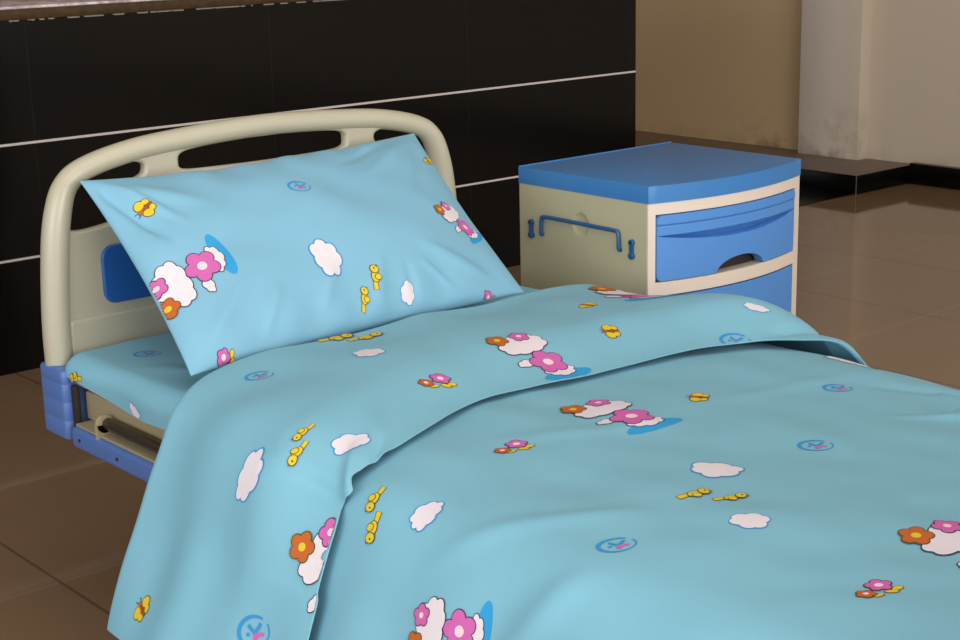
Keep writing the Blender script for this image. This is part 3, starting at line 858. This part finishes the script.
CUFF_MOTIFS = [
    ('chick', (-0.1789, 2.0959), 0.05, -0.565, 1.3),
    ('chick', (-0.1412, 2.0645), 0.05, -0.583, 1.3),
    ('cloud_d', (-0.232, 1.9406), 0.0501, -1.109, 1.5),
    ('flowers', (-0.2235, 1.7826), 0.052, -0.599, 0.85),
    ('bouquet', (-0.0177, 1.8195), 0.076, -0.032, 1.0),
    ('bee', (0.236, 1.9265), 0.032, 1.866, 1.0),
    ('bee', (0.1546, 1.7896), 0.034, 2.688, 1.0),
    ('bouquet', (0.4069, 1.9979), 0.1, -0.497, 1.0),
    ('logo', (0.3107, 1.6545), 0.048, -0.981, 1.0),
    ('cloud_b', (0.3983, 1.6916), 0.042, -0.994, 0.8),
    ('logo', (-0.3834, 2.0193), 0.0415, -0.738, 1.0),
    ('chick', (-0.4686, 1.7627), 0.0238, 2.829, 1.3),
    ('chick', (-0.4913, 1.7394), 0.0251, 3.008, 1.3),
    ('cloud', (-0.5328, 1.7975), 0.061, -3.057, 1.3),
    ('cloud_d', (-0.4409, 1.7008), 0.0491, 3.05, 1.2),
    ('bouquet', (-0.5807, 1.6165), 0.085, -0.776, 1.0),
    ('bee', (-0.7672, 1.9635), 0.034, 1.085, 1.0),
    ('logo', (-0.7152, 1.7036), 0.055, -1.24, 1.0)]
BODY_MOTIFS = [
    ('bouquet', (-0.0737, 1.583), 0.0815, -0.11, 1.0),
    ('flowers', (-0.2743, 1.5558), 0.052, -0.563, 0.85),
    ('bee', (0.0725, 1.5221), 0.036, 2.168, 1.0),
    ('logo', (0.2608, 1.4082), 0.0423, -0.781, 1.0),
    ('logo', (0.0198, 1.2644), 0.0457, -0.81, 1.0),
    ('cloud_b', (-0.1476, 1.2973), 0.0694, -0.757, 1.55),
    ('chick', (-0.236, 1.2535), 0.0379, -0.661, 1.3),
    ('chick', (-0.2121, 1.2139), 0.0361, -0.849, 1.3),
    ('cloud_d', (-0.2643, 1.1436), 0.0472, -0.863, 1.3),
    ('bouquet', (-0.1291, 0.9496), 0.085, -0.161, 1.0),
    ('flowers', (-0.2978, 0.9388), 0.052, -0.521, 0.85),
    ('logo', (-0.4082, 1.225), 0.0455, -0.628, 1.0),
    ('chick', (-0.4929, 1.5934), 0.0321, 2.885, 1.3),
    ('chick', (-0.5287, 1.5652), 0.034, 2.92, 1.3),
    ('cloud_c', (-0.48, 1.5005), 0.0549, 3.067, 1.35),
    ('bouquet', (-0.6062, 1.4002), 0.0644, 0.109, 1.0),
    ('cloud', (0.4202, 1.4996), 0.09, -1.593, 1.0)]
#MOTIFS_END

# ------------------------------------------------------------------ build
build_setting()
build_bed()
build_mattress()
build_sheet()
build_duvet()
build_pillow()
build_cabinet()

# ------------------------------------------------------------------ camera, light
cam = bpy.data.cameras.new('camera'); co = bpy.data.objects.new('camera', cam); COL.objects.link(co)
yaw, pitch, roll, fpx = 0.7072653, 0.25353132, -0.02280637, 1585.466
f = Vector((math.sin(yaw) * math.cos(pitch), math.cos(yaw) * math.cos(pitch), -math.sin(pitch)))
r = f.cross(Vector((0, 0, 1))).normalized(); u = r.cross(f)
r2 = math.cos(roll) * r + math.sin(roll) * u; u2 = -math.sin(roll) * r + math.cos(roll) * u
co.matrix_world = Matrix(((r2.x, u2.x, -f.x, 0), (r2.y, u2.y, -f.y, 0), (r2.z, u2.z, -f.z, 1.30), (0, 0, 0, 1)))
cam.sensor_width = 36.0; cam.lens = fpx / 960 * 36.0; cam.clip_end = 60
scene.camera = co

def area(name, loc, target, sx, sy, power, color):
    l = bpy.data.lights.new(name, 'AREA'); l.shape = 'RECTANGLE'; l.size = sx; l.size_y = sy; l.energy = power; l.color = color
    o = bpy.data.objects.new(name, l); COL.objects.link(o); o.location = loc
    o.rotation_euler = (Vector(target) - Vector(loc)).to_track_quat('-Z', 'Y').to_euler()
    return o
area('front_windows', (1.0, -5.0, 2.0), (1.8, 2.0, 0.7), 5.0, 2.4, 335, (1.0, 0.97, 0.94))
area('left_windows', (-5.0, 0.0, 2.0), (1.5, 1.6, 0.6), 4.5, 2.2, 190, (0.95, 0.98, 1.0))
area('overhead_fill', (1.2, 0.2, 3.35), (1.2, 0.2, 0.0), 3.5, 3.5, 60, (1.0, 0.98, 0.95))  # unseen fill lamp, added overhead to brighten the upward-facing surfaces

w = bpy.data.worlds.new('World'); scene.world = w; w.use_nodes = True
bg = w.node_tree.nodes['Background']; bg.inputs[0].default_value = (0.9, 0.95, 1.0, 1); bg.inputs[1].default_value = 1.25
scene.view_settings.view_transform = 'Standard'
scene.view_settings.exposure = -0.16
scene.cycles.use_denoising = True
